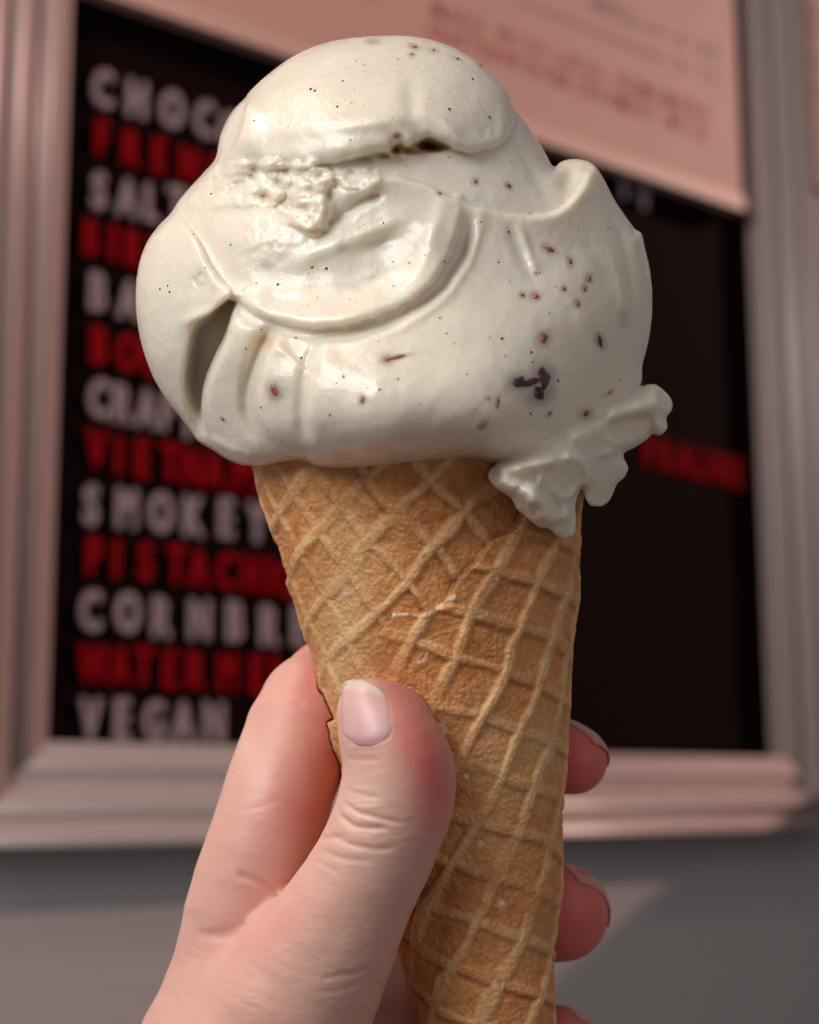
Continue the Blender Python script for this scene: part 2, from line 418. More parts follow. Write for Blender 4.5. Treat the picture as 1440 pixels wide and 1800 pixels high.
# ================================================================ waffle cone
cone = empty('ice_cream_cone', v3([(930, 2390, 0)])[0], 'golden waffle cone topped with a big melting cream-white scoop, held up in the hand', 'ice cream cone')
CO = np.array(cone.location)
m_waf = mat('waffle', (0.62, 0.33, 0.13), 0.42)
nt, b = nodes(m_waf)
n1 = noise(nt, 480, 6, .7); n2 = noise(nt, 60, 4, .6); n3 = noise(nt, 1500, 3, .6)
cell = ramp(nt, n2, [(0.30, (0.50, 0.165, 0.045)), (0.52, (0.68, 0.27, 0.08)), (0.72, (0.80, 0.40, 0.14))])
cell = mix(nt, .45, cell, ramp(nt, n1, [(0.3, (0.36, 0.095, 0.02)), (0.6, (0.78, 0.36, 0.11))]))
rid = ramp(nt, n1, [(0.3, (0.72, 0.36, 0.13)), (0.65, (0.90, 0.61, 0.31))])
mm = nt.nodes.new('ShaderNodeMath'); mm.operation = 'MULTIPLY_ADD'; nt.links.new(n1, mm.inputs[0]); mm.inputs[1].default_value = .9; mm.inputs[2].default_value = .35
m2 = nt.nodes.new('ShaderNodeMath'); m2.operation = 'MULTIPLY'; m2.use_clamp = True; nt.links.new(attr(nt, 'ridge'), m2.inputs[0]); nt.links.new(mm.outputs[0], m2.inputs[1])
col = mix(nt, m2.outputs[0], cell, rid)
col = mix(nt, attr(nt, 'toast_shade'), col, (0.30, 0.075, 0.018))
col = mix(nt, attr(nt, 'pale'), col, (0.80, 0.55, 0.27))
col = mix(nt, attr(nt, 'icing'), col, (0.84, 0.66, 0.46))
sp = ramp(nt, noise(nt, 2200, 2, .5), [(0.70, (0, 0, 0)), (0.76, (1, 1, 1))])
col = mix(nt, sp, col, (0.30, 0.10, 0.04))
nt.links.new(col, b.inputs['Base Color'])
b.inputs['Subsurface Weight'].default_value = 0.18; b.inputs['Subsurface Radius'].default_value = (1, .45, .2); b.inputs['Subsurface Scale'].default_value = 0.0012
b.inputs['Roughness'].default_value = .45
bp = bump(nt, b, noise(nt, 1000, 5, .7), 0.0004, .5); bump(nt, b, n3, 0.0003, .8, bp)

def cone_axis(t):                                     # t = picture row along the axis
    return 735 + (t - 820) * 0.1245
HALF = 0.1845
AXD = nrm((0.1245, 1.0)); PER = np.array((AXD[1], -AXD[0]))
seam_l = smooth_poly([(930, 700), (925, 860), (905, 925), (862, 950), (838, 985), (812, 1010), (796, 1035), (792, 1062), (766, 1068), (740, 1076), (700, 1074), (682, 1094), (662, 1122), (648, 1150), (655, 1180), (640, 1215), (600, 1260), (500, 1290)], 4)
left_poly = np.vstack((seam_l, [(200, 1290), (200, 700)]))
nth = 760; th = np.linspace(0, 2 * math.pi, nth, endpoint=False) - math.pi
ts = np.concatenate((np.arange(770, 1840, 2.4), np.linspace(1842, 2378, 60)))
TH, TT = np.meshgrid(th, ts)
rad = HALF * (2390 - TT) * 1.0
def cpos(r):
    cx = cone_axis(TT); x = cx + PER[0] * r * np.sin(TH); y = TT + PER[1] * r * np.sin(TH); return x, y, r * np.cos(TH)
x0, y0, w0 = cpos(rad)
front = w0 > -20
dS, _, sideS = pldist(x0, y0, seam_l)
isl = inside(x0, y0, left_poly) & (TH < 2.2) & (TH > -2.2)
sgn = np.where(isl, -dS, dS)                                # + = outer wrap
outer = sstep(sgn + 3.0 * fbm2(x0, y0, 14, 2, 3), -2.5, 2.5)
outer = np.where(np.abs(TH) < 2.2, outer, 1)
rho = (2390 - TT); phi_ = TH * 0.1815 + 0.012 * vn2(TH * 2, TT / 160, 5)
fx, fy = rho * np.sin(phi_), -rho * np.cos(phi_)            # flat sheet, y down the picture
fx = fx + 5 * vn2(x0 / 90, y0 / 90, 8) + 3 * vn2(x0 / 34, y0 / 34, 18) ; fy = fy + 5 * vn2(x0 / 90, y0 / 90, 9) + 3 * vn2(x0 / 34, y0 / 34, 19)
def grid(ang1, ang2, s1, s2, o1, o2, wd):
    a1, a2 = math.radians(ang1), math.radians(ang2)         # '/' lines rise at ang1, '\' lines fall at ang2
    c1 = fx * math.sin(a1) + fy * math.cos(a1) + o1; c2 = -fx * math.sin(a2) + fy * math.cos(a2) + o2
    d1 = np.abs((c1 / s1 + .5) % 1 - .5) * s1; d2 = np.abs((c2 / s2 + .5) % 1 - .5) * s2
    return d1, d2, c1 / s1, c2 / s2
wv = 1 + .35 * fbm2(x0, y0, 60, 2, 12)
def ridge(d, wd): return 1 - sstep(d, wd * .35, wd * 1.25)
d1, d2, i1, i2 = grid(37, 53, 86, 84, 10, 30, 9)
rl = np.maximum(ridge(d1, 12 * wv), ridge(d2, 11 * wv) * (.72 + .3 * vn2(x0 / 50, y0 / 50, 2)))
e1, e2, j1, j2 = grid(55, 27, 83, 84, 22, 12, 9)
rr = np.maximum(ridge(e1, 12 * wv), ridge(e2, 11 * wv) * (.66 + .3 * vn2(x0 / 50, y0 / 50, 4)))
rl *= np.clip(.78 + .5 * fbm2(x0, y0, 60, 3, 14), .2, 1); rr *= np.clip(.85 + .45 * fbm2(x0, y0, 60, 3, 15), .3, 1)
rg = rl * (1 - outer) + rr * outer
# a dark edge on the lower side of each falling ridge
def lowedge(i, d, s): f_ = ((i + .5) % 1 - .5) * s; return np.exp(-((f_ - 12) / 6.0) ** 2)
toast_shade = (lowedge(i2, d2, 84) * (1 - outer) * .50 + lowedge(j2, e2, 84) * outer * .75) * (1 - rg) * np.clip(.75 + .7 * fbm2(x0, y0, 70, 2, 20), 0, 1)
seam_shade = np.exp(-(np.maximum(-(sgn) - 1, 0) / 7) ** 2) * (sgn < 2) * .7 * front * np.clip(.6 + vn2(x0 / 30, y0 / 30, 3), 0, 1)  # shade beneath the overlapping wrap's edge, put into the colour
bl = lambda cx, cy, r, r2=None: np.exp(-((x0 - cx) ** 2 / r ** 2 + (y0 - cy) ** 2 / (r2 or r) ** 2)) * front
toast_shade = toast_shade + seam_shade + .40 * bl(672, 1165, 30, 24) + .35 * bl(790, 1560, 70, 60) + .3 * bl(740, 1760, 60, 70) + .18 * bl(1000, 980, 40, 200) + .25 * bl(850, 940, 70, 40)
pale = .5 * bl(610, 1060, 60, 110) + .45 * bl(590, 1180, 40, 110) + .3 * bl(950, 1290, 40, 60) + .3 * bl(910, 1660, 60, 50) + .25 * bl(860, 1330, 40, 80) + .25 * np.clip(fbm2(x0, y0, 160, 2, 31), 0, 1)
dv, tv, _ = pldist(x0, y0, smooth_poly([(690, 1082), (715, 1080), (745, 1083), (764, 1078), (772, 1066), (798, 1050)], 3))
icing = sstep(4.0 + 3 * vn2(x0 / 8, y0 / 8, 1) - dv, 0, 2.5) * front
dv2, tv2, _ = pldist(x0, y0, smooth_poly([(738, 1166), (748, 1160), (752, 1150)], 3))
icing = np.maximum(icing, sstep(3.5 - dv2, 0, 2) * .7 * front)
for cx, cy, r in ((777, 1276, 9), (781, 1286, 6), (818, 1366, 6), (843, 1484, 7), (602, 1042, 8), (880, 1590, 8), (700, 1640, 5), (870, 1736, 6), (868, 1020, 4)):
    icing = np.maximum(icing, np.clip(bl(cx, cy, r) * 1.4 - .2, 0, 1) * .8)
r_ = rad + outer * 13 - 7 + rg * 6.5 - toast_shade * 2 + 1.6 * fbm2(x0, y0, 34, 2, 40) + 1.2 * vn2(x0 / 5, y0 / 5, 41) * (1 - .4 * rg) + icing * 2 + 3 * fbm2(TH * 60, TT, 120, 2, 44)
r_ += 10 * np.exp(-((TT - 870) / 22) ** 2) * np.exp(-((TH - 1.45) / .3) ** 2)
r_ *= 1 + .015 * np.cos(2 * (TH - .6)) 
r_ = np.where(TT > 2340, r_ * .9, r_)
r_cone = r_
X, Y, Wd = cpos(r_)
V = np.stack((X.ravel(), Y.ravel(), Wd.ravel()), 1); nr = len(ts)
ii = np.arange(nr - 1)[:, None] * nth; jj = np.arange(nth)[None]; jn = (jj + 1) % nth
Fc = np.stack(((ii + jj), (ii + nth + jj), (ii + nth + jn), (ii + jn)), -1).reshape(-1, 4)
Vn = len(V)
# inner wall of the cone, closed at rim and tip
TI = np.concatenate((np.linspace(770, 2250, 40),)); th2 = th[::4]; n2_ = len(th2)
A, B = np.meshgrid(th2, TI); rr_ = HALF * (2390 - B) - 22
V2 = np.stack(((cone_axis(B) + PER[0] * rr_ * np.sin(A)).ravel(), (B + PER[1] * rr_ * np.sin(A)).ravel(), (rr_ * np.cos(A)).ravel()), 1)
oc = obj('waffle_cone', v3(V) , Fc, m_waf, cone, CO, True)
for nme, a in (('ridge', rg), ('toast_shade', np.clip(toast_shade, 0, 1)), ('pale', np.clip(pale, 0, 1)), ('icing', icing)): set_attr(oc, nme, a.ravel())

# ================================================================ ice cream
m_ice = mat('cream', (0.80, 0.755, 0.65), 0.26)
nt, b = nodes(m_ice)
col = mix(nt, noise(nt, 45, 3), (0.80, 0.735, 0.605), (0.85, 0.79, 0.675))
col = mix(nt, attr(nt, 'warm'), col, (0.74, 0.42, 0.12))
col = mix(nt, attr(nt, 'plum'), col, (0.17, 0.10, 0.15))
col = mix(nt, attr(nt, 'nut'), col, (0.24, 0.055, 0.02))
nt.links.new(col, b.inputs['Base Color'])
b.inputs['Coat Weight'].default_value = .3; b.inputs['Coat Roughness'].default_value = .14; b.inputs['Subsurface Weight'].default_value = 1.0; b.inputs['Subsurface Radius'].default_value = (1, .78, .55); b.inputs['Subsurface Scale'].default_value = 0.0025
nt.links.new(ramp(nt, noise(nt, 150, 4), [(.35, (.16,) * 3), (.65, (.36,) * 3)]), b.inputs['Roughness'])
bp = bump(nt, b, noise(nt, 520, 5, .65), 0.0004, .55); bump(nt, b, noise(nt, 2600, 3, .6), 0.00012, .45, bp)

def feat(X, Y, pts, fn, n=6, fade=.12):
    """sum of a cross-profile fn(distance, side, t) along a smoothed stroke"""
    P_ = smooth_poly(pts, n); m_ = (X > P_[:, 0].min() - 330) & (X < P_[:, 0].max() + 330) & (Y > P_[:, 1].min() - 330) & (Y < P_[:, 1].max() + 330)
    out = np.zeros(X.shape); 
    if not m_.any(): return out
    d, t, s = pldist(X[m_], Y[m_], P_); e = sstep(t, 0, fade) * sstep(1 - t, 0, fade)
    out[m_] = fn(d, s, t) * e
    return out
def ridge_(h, wd): return lambda d, s, t: h * np.exp(-(d / wd) ** 2)
def step_(h, decay, sharp, side=1):
    """raised on one side of the stroke, dying away over decay"""
    def f(d, s, t):
        q = d * s * side; return h * sstep(q, -sharp, sharp) * np.exp(-np.maximum(q, 0) / decay)
    return f
sil = smooth_poly([(690,62),(740,66),(790,80),(835,105),(870,136),(895,166),(907,195),(925,215),(940,240),(957,265),(973,293),(985,285),(1000,280),(1025,281),(1045,290),(1062,315),(1080,350),(1100,380),(1117,403),
  (1128,410),(1135,440),(1143,475),(1147,520),(1145,570),(1138,610),(1130,640),(1128,670),(1115,710),(1080,755),(1030,790),(980,812),(920,822),(870,815),(840,807),(800,805),(760,808),(700,815),(640,821),(600,823),(560,820),(530,809),(500,812),
  (465,818),(430,818),(400,808),(375,792),(348,776),(336,758),(318,735),(292,702),(268,660),(250,610),(241,565),(238,520),(243,470),(256,430),(276,400),(300,375),(316,350),(335,328),(358,303),(378,280),
  (383,258),(388,236),(401,207),(415,187),(430,173),(441,158),(472,130),(512,101),(562,78),(622,66)], 4, True)
def lumps(X, Y, x0, x1, y0, y1, r0, r1, n, seed):
    g = np.random.RandomState(seed); h = np.zeros(X.shape)
    for _ in range(n):
        cx, cy, r = g.uniform(x0, x1), g.uniform(y0, y1), g.uniform(r0, r1) ; i = np.hypot((X - cx), (Y - cy) * g.uniform(.8, 1.3))
        h = np.maximum(h, np.sqrt(np.maximum(r * r - i * i, 0)) * .75)
    return h
def sdin(X, Y, edge, close=(), n=5):
    """distance inwards from an edge line of a region; the region is closed through the points of close (no rim there)"""
    E = smooth_poly(edge, n); poly = np.vstack((E, np.array(close, float))) if len(close) else E
    d, t, _ = pldist(X, Y, E); return np.where(inside(X, Y, poly), d, -d), t
def rim(d, R): return np.sqrt(np.clip(1 - (1 - np.clip(d / R, 0, 1)) ** 2, 0, 1))
def bell(X, Y, cx, cy, rx, ry, a=0.0):
    c_, s_ = math.cos(a), math.sin(a); return np.exp(-(((X - cx) * c_ + (Y - cy) * s_) / rx) ** 2 - ((-(X - cx) * s_ + (Y - cy) * c_) / ry) ** 2)
def relief(X, Y):
    h = np.zeros(X.shape)
    wob = 2.2 * fbm2(X, Y, 26, 2, 77)                       # edges wander a little
    # upper scoop: swollen cap with a rolled lower lip
    d, t = sdin(X, Y, [(911,170),(909,205),(894,240),(868,262),(834,270),(800,266),(780,256),(752,243),(735,256),(716,262),(700,254),(686,268),(655,274),(610,284),(550,292),(480,300),(410,308),(350,316),(280,322)], [(280,0),(1000,0),(1000,150)])
    R_ = np.interp(X, [380, 480, 600, 700, 860, 905], [95, 75, 42, 26, 22, 12]); H_ = np.interp(X, [380, 480, 600, 700, 900], [26, 38, 48, 46, 22])
    h += H_ * rim(d + wob, R_) * sstep(Y, 60, 225) + 26 * bell(X, Y, 650, 165, 230, 95)
    h += 7 * bell(X, Y, 560, 222, 170, 16, -.12) + 9 * bell(X, Y, 655, 213, 50, 16, -.1) + 8 * bell(X, Y, 790, 226, 34, 10, .7) - 9 * bell(X, Y, 722, 180, 16, 44) - 6 * bell(X, Y, 735, 232, 12, 16)
    h += 5 * bell(X, Y, 862, 232, 5, 6) - 4 * bell(X, Y, 862, 232, 11, 11) + 4 * bell(X, Y, 885, 205, 12, 22)
    for cx, cy, rx, ry, dp in ((748,256,15,7,-60),(763,260,16,5,-46),(695,264,8,5,-34),(715,266,11,4,-34),(731,266,9,4,-20),(675,275,12,4,-16),(640,281,14,4,-10)):
        h += dp * bell(X, Y, cx, cy, rx, ry)
    h += 12 * bell(X, Y, 686, 266, 7, 9) + 9 * bell(X, Y, 706, 270, 8, 5)
    # thin layer peeping out behind the cap at the left
    d, t = sdin(X, Y, [(440,158),(431,185),(424,215),(415,243),(402,265),(380,290)], [(500,290),(500,158)])
    h += 34 * rim(d, 7) * np.exp(-(np.maximum(d, 0) / 34) ** 2) * sstep(t, 0, .25) * sstep(1 - t, 0, .5) - 10 * bell(X, Y, 402, 236, 14, 34, .4)
    # shelf in the middle and the rim of the lower body
    d, t = sdin(X, Y, [(500,322),(560,311),(610,306),(660,305),(715,312),(760,328),(800,347),(840,362),(890,373),(940,375),(975,369),(1000,350),(1018,325),(1032,300),(1060,280)], [(1200,280),(1200,900),(500,900)])
    h += np.interp(X, [540, 700, 880, 960, 1040], [10, 16, 17, 34, 38]) * rim(d + wob * .6, np.interp(X, [540, 900, 960], [9, 11, 15])) * np.exp(-np.maximum(d, 0) / np.interp(X, [600, 900], [70, 46])) * sstep(t, 0, .14) * sstep(1 - t, 0, .05)
    h += -24 * bell(X, Y, 1000, 312, 15, 26, .3) + 7 * bell(X, Y, 1020, 345, 26, 8, -.8)
    h += feat(X, Y, [(890,378),(900,410),(918,455),(946,508)], ridge_(-6, 9), 6, .3) + feat(X, Y, [(906,385),(925,430),(948,495)], ridge_(5, 7), 6, .3)
    h += 9 * bell(X, Y, 806, 346, 9, 7) - 7 * bell(X, Y, 935, 300, 12, 60, -.5)
    # crumbly mass at the left shoulder
    d, t = sdin(X, Y, [(470,296),(540,290),(585,300),(580,330),(571,358),(564,396),(548,404),(520,402),(490,390),(462,372),(445,350)], [(440,320)])
    h += 15 * rim(d + wob, 7) * sstep(X, 470, 565)
    cm = sstep(pldist(X, Y, smooth_poly([(352,322),(400,316),(470,318),(530,335),(556,372)], 4))[0] + 5 * fbm2(X, Y, 22, 2, 5), 54, 36)
    cm2 = sstep(pldist(X, Y, smooth_poly([(480,300),(545,298),(600,318),(655,314)], 4))[0] + 4 * fbm2(X, Y, 18, 2, 6), 24, 14)
    L1 = lumps(X, Y, 335, 575, 290, 408, 5, 18, 150, 1); L2 = lumps(X, Y, 470, 675, 286, 338, 4, 13, 80, 2)
    h += cm * (L1 * 1.35 - 4 + 2.5 * fbm2(X, Y, 9, 2, 8)) * np.interp(X, [340, 420, 480], [.6, .75, 1.0]) + cm2 * (L2 * 1.2 - 3)
    for cx, cy, rx, ry, dp in ((460,346,14,6,-13),(532,366,15,8,-14),(490,322,9,7,-12),(447,299,20,5,-9),(622,316,12,9,-8),(547,335,10,9,-9)): h += dp * bell(X, Y, cx, cy, rx, ry)
    h += feat(X, Y, [(568,404),(600,380),(640,352),(680,338)], ridge_(-13, 9), 6, .25) + 8 * bell(X, Y, 640, 330, 60, 14, -.3)
    h += 9 * bell(X, Y, 475, 415, 80, 36) * (1 + .22 * fbm2(X, Y, 9, 2, 61))
    # left lobe
    d, t = sdin(X, Y, [(296,382),(322,390),(342,410),(357,438),(372,468),(390,492),(407,508),(404,524),(388,540),(370,556),(350,566),(337,590),(330,640),(327,690),(338,740),(350,775)], [(330,830),(200,830),(200,382)])
    h += np.interp(Y, [385, 420, 520, 600, 780], [6, 26, 32, 18, 6]) * rim(d, np.interp(Y, [385, 480, 560, 600, 780], [10, 16, 14, 44, 40])) * np.exp(-np.maximum(d, 0) / 75)
    h += -13 * bell(X, Y, 380, 450, 16, 60, -.5)
    h += 11 * bell(X, Y, 352, 556, 30, 11, -.35) + 9 * bell(X, Y, 394, 520, 20, 9, -.9) - 9 * bell(X, Y, 352, 492, 13, 19) * (1 + .6 * fbm2(X, Y, 11, 2, 66))
    h += 15 * bell(X, Y, 414, 516, 11, 9) + 8 * bell(X, Y, 424, 506, 7, 7)
    # the deep split
    Lf = smooth_poly([(398,526),(370,548),(342,570),(328,600),(319,650),(319,700),(332,745),(350,782)], 5); Rt_ = smooth_poly([(416,532),(408,552),(397,590),(378,630),(362,670),(357,710),(360,745),(372,785)], 5)
    cav = inside(X, Y, np.vstack((Lf, Rt_[::-1]))); dl, tl_, _ = pldist(X, Y, Lf); dr, tr, _ = pldist(X, Y, Rt_)
    h += np.where(cav, -105 * sstep(dl, 0, np.interp(Y, [540, 600, 700], [10, 24, 30])) * sstep(dr, 0, 5) * (1 - .75 * sstep(Y, 640, 785)), 0)
    # lobes right of it
    d, t = sdin(X, Y, [(418,536),(406,560),(396,592),(378,632),(362,672),(356,712),(360,748),(374,790),(390,820)], [(560,820),(560,536)])
    h += 27 * rim(d, 16) * np.exp(-(np.maximum(d, 0) / 48) ** 2) * sstep(t, 0, .12)
    d, t = sdin(X, Y, [(500,582),(478,600),(462,632),(450,672),(446,705),(452,738),(470,768),(498,800),(520,820)], [(800,820),(800,582)])
    w_ = sstep(t, 0, .12) * (1 - .45 * sstep(t, .6, 1)); h += 34 * rim(d + .6 * wob, 13) * np.exp(-(np.maximum(d, 0) / 58) ** 2) * w_ - 26 * np.exp(-((d + 12) / 14) ** 2) * w_
    d, t = sdin(X, Y, [(580,588),(560,615),(545,655),(538,700),(540,745),(552,792)], [(900,792),(900,588)])
    w_ = sstep(t, 0, .25) * sstep(1 - t, 0, .3); h += 15 * rim(d + .6 * wob, 18) * np.exp(-(np.maximum(d, 0) / 60) ** 2) * w_ - 11 * np.exp(-((d + 9) / 11) ** 2) * w_
    # the big sweeping fold
    d, t = sdin(X, Y, [(404,516),(430,538),(462,560),(520,575),(580,576),(640,565),(700,541),(757,503),(792,455),(811,400),(812,345)], [(600,330),(400,400)])
    d = d + .8 * wob; pw = 5 * fbm2(X, Y, 60, 2, 13) + np.interp(t, [0, .3, .55, .75, .9, 1], [12, 18, 22, 38, 46, 30]); w_ = sstep(t, 0, .1) * sstep(1 - t, 0, .16)
    h += 25 * rim(d, 15) * np.exp(-(np.maximum(d - pw, 0) / np.interp(t, [.4, .8], [20, 40])) ** 1.6) * w_
    h += 2.6 * np.exp(-((d - pw + 2) / 3.5) ** 2) * w_ * sstep(.6 - t, 0, .15)           # thin raised inner line
    h += -15 * np.exp(-((d + 13) / 12) ** 2) * w_ * sstep(t, .1, .4)
    h += 8 * np.exp(-((d + 30) / 9) ** 2) * w_ * sstep(t, .42, .6)
    # hollow inside the fold
    h += -15 * bell(X, Y, 560, 500, 120, 40) - 11 * bell(X, Y, 690, 470, 60, 60, -.6)
    h += 9 * bell(X, Y, 655, 405, 80, 15, -.45) - 9 * bell(X, Y, 668, 428, 34, 14, -.4) + 7 * bell(X, Y, 560, 440, 60, 16, -.45) + 6 * bell(X, Y, 770, 380, 14, 46, .35)
    # melted right flank
    for pts, a, wd in (([(1055,330),(1085,400),(1105,470),(1112,560),(1100,620)], -6, 8), ([(1085,370),(1118,440),(1130,520),(1122,600)], 5, 8), ([(1020,400),(1055,460),(1070,520)], -3, 12), ([(1000,520),(1040,600),(1060,680)], 4, 18), ([(980,780),(1030,740),(1080,690),(1120,640)], 8, 22), ([(860,795),(930,770),(990,750)], -6, 24), ([(1068,430),(1090,500),(1096,570)], 3, 6)):
        h += feat(X, Y, pts, ridge_(a, wd), 6, .35)
    h += 12 * bell(X, Y, 1122, 418, 9, 10)
    # lower edge: thin ragged foot
    h += 9 * bell(X, Y, 392, 786, 50, 9, .3) + 8 * bell(X, Y, 372, 772, 20, 7, .4); ft = np.exp(-((Y - 806) / 16) ** 2); h += ft * 3.5 * fbm2(X, Y, 20, 3, 71)
    h += 5 * fbm2(X, Y, 130, 2, 81) + 1.2 * fbm2(X, Y, 34, 2, 82) + .3 * fbm2(X, Y, 9, 2, 83)
    return h
ST = 3.0
gx = np.arange(222, 1197, ST); gy = np.arange(46, 963, ST); gz = np.arange(-468, 528, ST)
X, Y = np.meshgrid(gx, gy, indexing='ij')
u, ins_, sgd = inflate(X, Y, sil, ST)
u = u + np.where(ins_, 0, 0) + 40 * fbm2(X, Y, 14, 2, 90) * np.exp(-sgd / 12) * (X < 430)
K2 = 4 * .64
rel = relief(X, Y)
def blur(A, n):
    for _ in range(n):
        B_ = np.pad(A, 1, mode='edge'); A = (B_[:-2, 1:-1] + B_[2:, 1:-1] + B_[1:-1, :-2] + B_[1:-1, 2:] + 2 * A) / 6
    return A
hs = np.sqrt(np.maximum(u, 0) * K2)
cc = 278 * np.clip(1 - (np.abs(X - 735) / 390) ** 2.2, 0, 1) ** 1.3 * sstep(Y, 420, 830)
# ragged overhang of melting cream at the cone's rim, flowing out of the body
dsil = smooth_poly([(905,800),(950,772),(1000,742),(1060,702),(1100,682),(1128,678),(1150,675),(1168,686),(1182,704),(1181,722),(1172,733),(1174,752),(1162,765),(1146,763),(1138,772),(1120,784),(1098,797),(1097,806),(1105,822),(1096,842),
  (1084,852),(1074,876),(1058,890),(1040,889),(1029,877),(1024,858),(1016,872),(1012,888),(1013,915),(1010,938),(998,947),(982,944),(965,930),(945,926),(925,908),(908,894),(900,878),(884,866),(868,856),(857,838),(862,824),(880,812)], 3, True)
du, din, dsg = inflate(X, Y, dsil, ST)
wc = np.interp(X, [850, 900, 950, 1000, 1050, 1100, 1150, 1190], [288, 284, 256, 200, 120, 60, 15, -10]) - (Y - 850) * .12
du = du + 45 * fbm2(X, Y, 13, 2, 190) * np.exp(-dsg / 9)
rd = np.zeros(X.shape)
rd += feat(X, Y, [(870,826),(900,822),(925,818),(960,812),(985,812)], ridge_(20, 11)); rd += 20 * np.exp(-((X - 912) / 11) ** 2 - ((Y - 826) / 12) ** 2)
rd += feat(X, Y, [(945,842),(965,838),(985,834)], ridge_(20, 6)); rd += feat(X, Y, [(870,835),(900,855),(935,868),(950,890)], ridge_(16, 16))
rd += feat(X, Y, [(985,800),(1015,805),(1032,820),(1034,845),(1015,865),(1000,880)], ridge_(17, 9), 6, .1)
rd += feat(X, Y, [(955,828),(985,845),(1005,858)], ridge_(-24, 13)); rd += feat(X, Y, [(950,850),(975,880),(985,910)], ridge_(-16, 10))
rd += feat(X, Y, [(1035,810),(1042,840),(1030,868)], step_(-30, 60, 5, -1), 6, .05)
rd += feat(X, Y, [(1055,800),(1085,815),(1075,845),(1055,870)], ridge_(14, 18))
rd += feat(X, Y, [(1060,735),(1100,722),(1140,712),(1165,700)], ridge_(24, 18)); rd += feat(X, Y, [(1070,760),(1110,748),(1150,738)], ridge_(-26, 12))
rd += feat(X, Y, [(1068,765),(1080,775),(1095,780)], ridge_(14, 7)); rd += 14 * np.exp(-((X - 1152) / 9) ** 2 - ((Y - 686) / 8) ** 2) + 16 * np.exp(-((X - 1160) / 11) ** 2 - ((Y - 750) / 12) ** 2)
rd += feat(X, Y, [(925,880),(955,895),(955,918)], ridge_(14, 10)); rd += feat(X, Y, [(990,890),(1000,920)], ridge_(10, 14)); rd += feat(X, Y, [(1000,770),(1040,755),(1070,742)], ridge_(14, 18))
rough = sstep(Y, 790, 860) * sstep(1040 - X, -20, 40)
rd += rough * lumps(X, Y, 880, 1030, 850, 945, 6, 19, 80, 11) * .9 + 2.5 * fbm2(X, Y, 26, 2, 201) + 1.0 * fbm2(X, Y, 9, 2, 205)
rd = blur(np.maximum(rd * 1.5, -9), 5) + 1.5 * fbm2(X, Y, 7, 2, 222) * rough
hd = np.sqrt(np.maximum(du, 0) * 4)
bx = slice(int((840 - gx[0]) / ST), len(gx)), slice(int((650 - gy[0]) / ST), len(gy))
phi = np.empty((len(gx), len(gy), len(gz)), np.float32)
for k, z in enumerate(gz):
    q = np.sign(z) * np.maximum(abs(z) - cc, 0); fd = sstep(q, 0, 80)
    q = q - rel * fd if z > 0 else q * 1.04
    f = (q * q - K2 * u) / (np.abs(q) + hs + 24.0)
    if -130 < z < 430:
        q0_ = z - wc[bx]; qd = q0_ - np.where(q0_ > 0, rd[bx], 0) * sstep(q0_, 0, 22); g_ = (qd * qd - 4 * du[bx]) / (np.abs(qd) + hd[bx] + 10.0)
        kk = 34 * sstep(np.abs(z - 150), 290, 200) + .01; t_ = np.clip(.5 + .5 * (g_ - f[bx]) / kk, 0, 1); f[bx] = g_ + (f[bx] - g_) * t_ - kk * t_ * (1 - t_)
    phi[:, :, k] = f
V, Fc = surface_nets(phi, (gx[0], gy[0], gz[0]), ST); V = relax(V, Fc, 2, .35)
del phi
cr_v = V
ice = obj('ice_cream', v3(V), Fc, m_ice, cone, CO, True)
def front_w(px, py):
    """height of the cream's face at picture points"""
    i = np.clip((np.asarray(px, float) - gx[0]) / ST, 0, len(gx) - 2); j = np.clip((np.asarray(py, float) - gy[0]) / ST, 0, len(gy) - 2)
    I, J = i.astype(int), j.astype(int); a, b_ = i - I, j - J; H = cc + hs + rel * sstep(hs, 0, 80)
    return (H[I, J] * (1 - a) + H[I + 1, J] * a) * (1 - b_) + (H[I, J + 1] * (1 - a) + H[I + 1, J + 1] * a) * b_
# praline crumbs: (px, py, half width, half height, tilt, kind)   kind p = dark plum, r = rust
bits = [(655,74,11,4,0,'r'),(728,83,9,5,20,'r'),(724,96,5,4,0,'r'),(762,89,8,4,10,'b'),(804,104,8,3,20,'b'),(845,116,7,3,35,'b'),(698,238,6,5,0,'r'),(835,319,6,7,20,'r'),(894,326,8,6,45,'r'),
 (773,341,7,4,30,'b'),(600,436,9,7,0,'v'),(655,487,9,6,0,'v'),(470,467,9,6,0,'v'),(965,438,15,7,25,'r'),(1002,460,6,9,-15,'r'),(1035,490,6,9,35,'r'),(1028,506,5,8,20,'r'),(1015,533,5,8,0,'r'),(991,508,6,6,0,'r'),(918,519,6,6,0,'r'),(941,521,9,9,0,'r'),
 (956,594,11,14,30,'o'),(1055,600,5,9,-25,'p'),(680,632,8,8,20,'r'),(697,628,26,4,-12,'r'),(482,688,10,13,-25,'r'),(637,702,6,9,10,'r'),(392,737,6,3,40,'r'),
 (912,672,14,9,0,'p'),(935,672,22,6,-15,'p'),(955,663,12,14,0,'p'),(950,692,15,12,-10,'p'),(925,686,26,12,0,'v'),(875,706,4,10,12,'o'),(858,700,5,4,0,'b'),(848,748,10,6,-30,'r'),(1030,727,13,9,0,'r'),(1072,690,12,4,-30,'b'),(966,727,8,4,-40,'b'),(1096,560,8,12,0,'v'),(942,480,4,4,0,'b'),(602,802,12,6,0,'v'),(565,74,14,3,-15,'v'),(470,125,22,6,-30,'v')]
plum = np.zeros(len(V)); nut = np.zeros(len(V)); warm = np.zeros(len(V)); fr = V[:, 2] > 0
